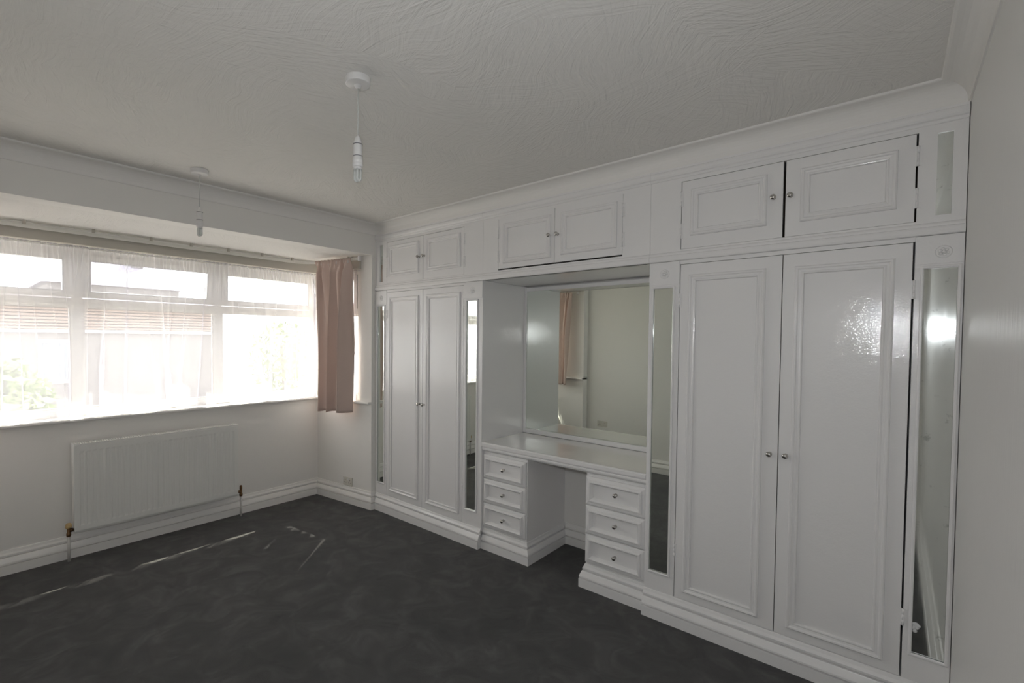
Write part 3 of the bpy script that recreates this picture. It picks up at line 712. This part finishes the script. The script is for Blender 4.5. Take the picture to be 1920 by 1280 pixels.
# ------------------------------------------------------------------ sockets
def socket(x0, x1, y0, y1, z0, z1, face, label):
    """double or single switched wall socket; face: outward normal axis"""
    R = thing('wall_socket', ((x0 + x1) / 2, (y0 + y1) / 2, z0), label, 'socket')
    bx(x0, x1, y0, y1, z0, z1).build('face_plate', M_socket, R, bevel=0.002)
    X = x0 if face == '-x' else x1; s_ = -1 if face == '-x' else 1
    n = 2 if (y1 - y0) > 0.11 else 1; wd = (y1 - y0) / n
    for k in range(n):
        cy = y0 + wd * (k + 0.5)
        bx(X, X + s_ * 0.003, cy - 0.006 + 0.022, cy + 0.006 + 0.022, z1 - 0.026, z1 - 0.010).build('switch', M_plast, R)
        h = MB().box(X, X + s_ * 0.0006, cy - 0.003, cy + 0.003, z0 + 0.045, z0 + 0.054)
        h.box(X, X + s_ * 0.0006, cy - 0.015, cy - 0.008, z0 + 0.024, z0 + 0.030).box(X, X + s_ * 0.0006, cy + 0.008, cy + 0.015, z0 + 0.024, z0 + 0.030)
        h.build('pin_holes', M_seam, R)
    return R
SKT = socket(XR(3.78) - 0.010, XR(3.78), 3.72, 3.838, 0.135 + 0.016, 0.225, '-x', 'small cream wall socket above the skirting in the bay, right of the radiator')
SKT.rotation_euler = (0, 0, ASP)
socket(XL, XL + 0.010, 3.17, 3.316, 0.235, 0.320, 'x', 'pale double wall socket low on the left wall, seen in the dressing mirror')

# ------------------------------------------------------------------ pendants
def pendant(x, y, label):
    R = thing('pendant_light', (x, y, HC), label, 'pendant light', 'pendant lights with bare lamps')
    MB().lathe([(0, HC), (0.0465, HC), (0.0465, HC - 0.001), (0.0465, HC - 0.021), (0.0455, HC - 0.0235), (0.043, HC - 0.0245), (0.042, HC - 0.0247), (0.015, HC - 0.027), (0.014, HC - 0.0272), (0.008, HC - 0.038), (0, HC - 0.038)], (x, y, 0), 'z', 32).build('ceiling_rose', M_plast, R, origin=(x, y, HC))
    MB().tube([(x, y, HC - 0.036), (x + 0.001, y, 2.33), (x, y, 2.225)], 0.0022, 8).build('flex', M_cord, R, origin=(x, y, HC))
    H = MB().lathe([(0, 2.238), (0.006, 2.237), (0.0105, 2.228), (0.0155, 2.212), (0.0165, 2.206), (0.0165, 2.162), (0.0175, 2.158), (0.0175, 2.150), (0.020, 2.147), (0.020, 2.138), (0.0185, 2.136), (0.0200, 2.133), (0.0200, 2.124), (0.017, 2.120), (0, 2.120)], (x, y, 0), 'z', 24).build('lamp_holder', M_plast, R, origin=(x, y, 2.18))
    for z in (2.205, 2.161): MB().lathe([(0.0164, z - 0.0012), (0.0176, z - 0.0012), (0.0176, z + 0.0012), (0.0164, z + 0.0012)], (x, y, 0), 'z', 24).build('seam_ring', M_seam, H, origin=(x, y, z))
    T = MB().lathe([(0, 2.122), (0.0155, 2.122), (0.0155, 2.112), (0, 2.112)], (x, y, 0), 'z', 20).build('lamp_base', M_plast, R, origin=(x, y, 2.12))
    for k in range(2):
        s_ = -1 if k == 0 else 1
        pts = [(x - 0.0075, y + s_ * 0.0075, 2.114), (x - 0.0075, y + s_ * 0.0075, 2.078)] + [(x - 0.0075 * math.cos(a), y + s_ * 0.0075, 2.078 - 0.0075 * math.sin(a)) for a in [PI * q / 6 for q in range(1, 6)]] + [(x + 0.0075, y + s_ * 0.0075, 2.078), (x + 0.0075, y + s_ * 0.0075, 2.114)]
        MB().tube(pts, 0.0052, 10).build('lamp_tube', M_tube, T, origin=(x, y, 2.1))
    return R
pendant(-1.517, 1.682, 'nearer and larger white pendant light with a bare lamp, middle of the ceiling')
pendant(-1.547, 3.171, 'farther white pendant light with a bare lamp, close to the bay beam')

# ------------------------------------------------------------------ outside, seen through the net
G = -0.35
struct(bx(-14, 22, YB + WT + 0.02, 40, G - 0.1, G).build('ground_outside', M_pave), 'pale paving outside the bay')
HS = thing('neighbour_house', (0.6, 15.0, G), 'house opposite with horizontal buff cladding, white boards and grey roof, seen through the net', 'house')
hx0, hx1, hy = -4.2, 3.1, 15.0
bx(hx0, hx1, hy, hy + 5, G, 2.35).build('wall', M_brick, HS)
for k in range(8):
    z = 1.66 + k * 0.076
    bx(hx0, hx1, hy - 0.07, hy, z, z + 0.052).build('cladding_board', M_clad, HS)
bx(hx0 - 0.1, hx1 + 0.1, hy - 0.09, hy, 1.575, 1.645).build('white_band', M_fascia, HS)
bx(hx0 - 0.2, hx1 + 0.2, hy - 0.3, hy + 0.0, 2.27, 2.36).build('fascia', M_fascia, HS)
rf = MB().add([(hx0 - .2, hy - .3, 2.36), (hx1 + .2, hy - .3, 2.36), (hx1 + .2, hy + 2.5, 2.72), (hx0 - .2, hy + 2.5, 2.72), (hx0 - .2, hy + 5.3, 2.36), (hx1 + .2, hy + 5.3, 2.36)], [(0, 1, 2, 3), (3, 2, 5, 4), (0, 3, 4), (1, 5, 2), (0, 4, 5, 1)])
rf.build('roof', M_roof, HS)
for x_ in (-3.2, -0.95):
    W = MB().box(x_, x_ + 0.9, hy - 0.04, hy, 0.35, 0.42).box(x_, x_ + 0.9, hy - 0.04, hy, 1.33, 1.4).box(x_, x_ + 0.07, hy - 0.04, hy, 0.42, 1.33).box(x_ + 0.83, x_ + 0.9, hy - 0.04, hy, 0.42, 1.33).box(x_ + 0.42, x_ + 0.48, hy - 0.04, hy, 0.42, 1.33).build('window', M_fascia, HS)
    bx(x_ + 0.07, x_ + 0.83, hy - 0.012, hy - 0.004, 0.42, 1.33).build('pane', M_glassd, W)
ch = MB().box(-0.1, 0.5, hy + 2.2, hy + 2.8, 2.6, 3.25); ch.box(-0.02, 0.12, hy + 2.4, hy + 2.6, 3.25, 3.42).box(0.25, 0.39, hy + 2.4, hy + 2.6, 3.25, 3.42)
ch.build('chimney', M_brick, HS)
def shrub(x, y, r, h, label, seed):
    rs = random.Random(seed); b = MB()
    for k in range(int(900)):
        while True:
            p = Vector((rs.uniform(-1, 1), rs.uniform(-1, 1), rs.uniform(0, 1)))
            q = Vector((p.x, p.y, (p.z - 0.5) * 2))
            if 0.35 < q.length < 1: break
        c = Vector((x + p.x * r, y + p.y * r, G + 0.12 * h + p.z * h * 0.88)); s_ = 0.09 * (0.6 + rs.random())
        a = Vector((rs.gauss(0, 1), rs.gauss(0, 1), rs.gauss(0, 1))).normalized(); bb = a.orthogonal().normalized()
        b.add([c - a * s_, c + bb * s_ * .45, c + a * s_, c - bb * s_ * .45], [(0, 1, 2, 3)])
    R = thing('shrub', (x, y, G), label, 'shrub', 'shrubs outside the bay window')
    fo = b.build('foliage', M_leaf, R); fo['kind'] = 'stuff'
    MB().tube([(x, y, G), (x + 0.02, y, G + h * 0.35), (x - 0.02, y + 0.03, G + h * 0.7)], 0.04, 6).build('stem', M_inside, R)
shrub(3.9, 12.5, 0.9, 2.3, 'round green shrub outside right of the opposite house', 1)
shrub(5.6, 13.5, 1.1, 2.15, 'wider green shrub outside behind the bay corner', 2)
shrub(-1.9, 9.5, 0.5, 1.5, 'low green shrub outside before the opposite house', 3)

H2 = thing('distant_house', (4.0, 26.0, G), 'far gabled grey house rising behind the opposite roof', 'house')
bx(0.6, 5.6, 26, 30, G, 3.75).build('wall', M_brick, H2)
MB().add([(0.4, 25.8, 3.75), (5.8, 25.8, 3.75), (5.8, 28, 5.1), (1.6, 28, 5.1), (0.4, 30.2, 3.75), (5.8, 30.2, 3.75)], [(0, 1, 2, 3), (3, 2, 5, 4), (0, 3, 4), (1, 5, 2), (0, 4, 5, 1)]).build('roof', M_roof, H2)
bx(4.0, 4.5, 27.6, 28.2, 4.9, 5.7).build('chimney', M_brick, H2)
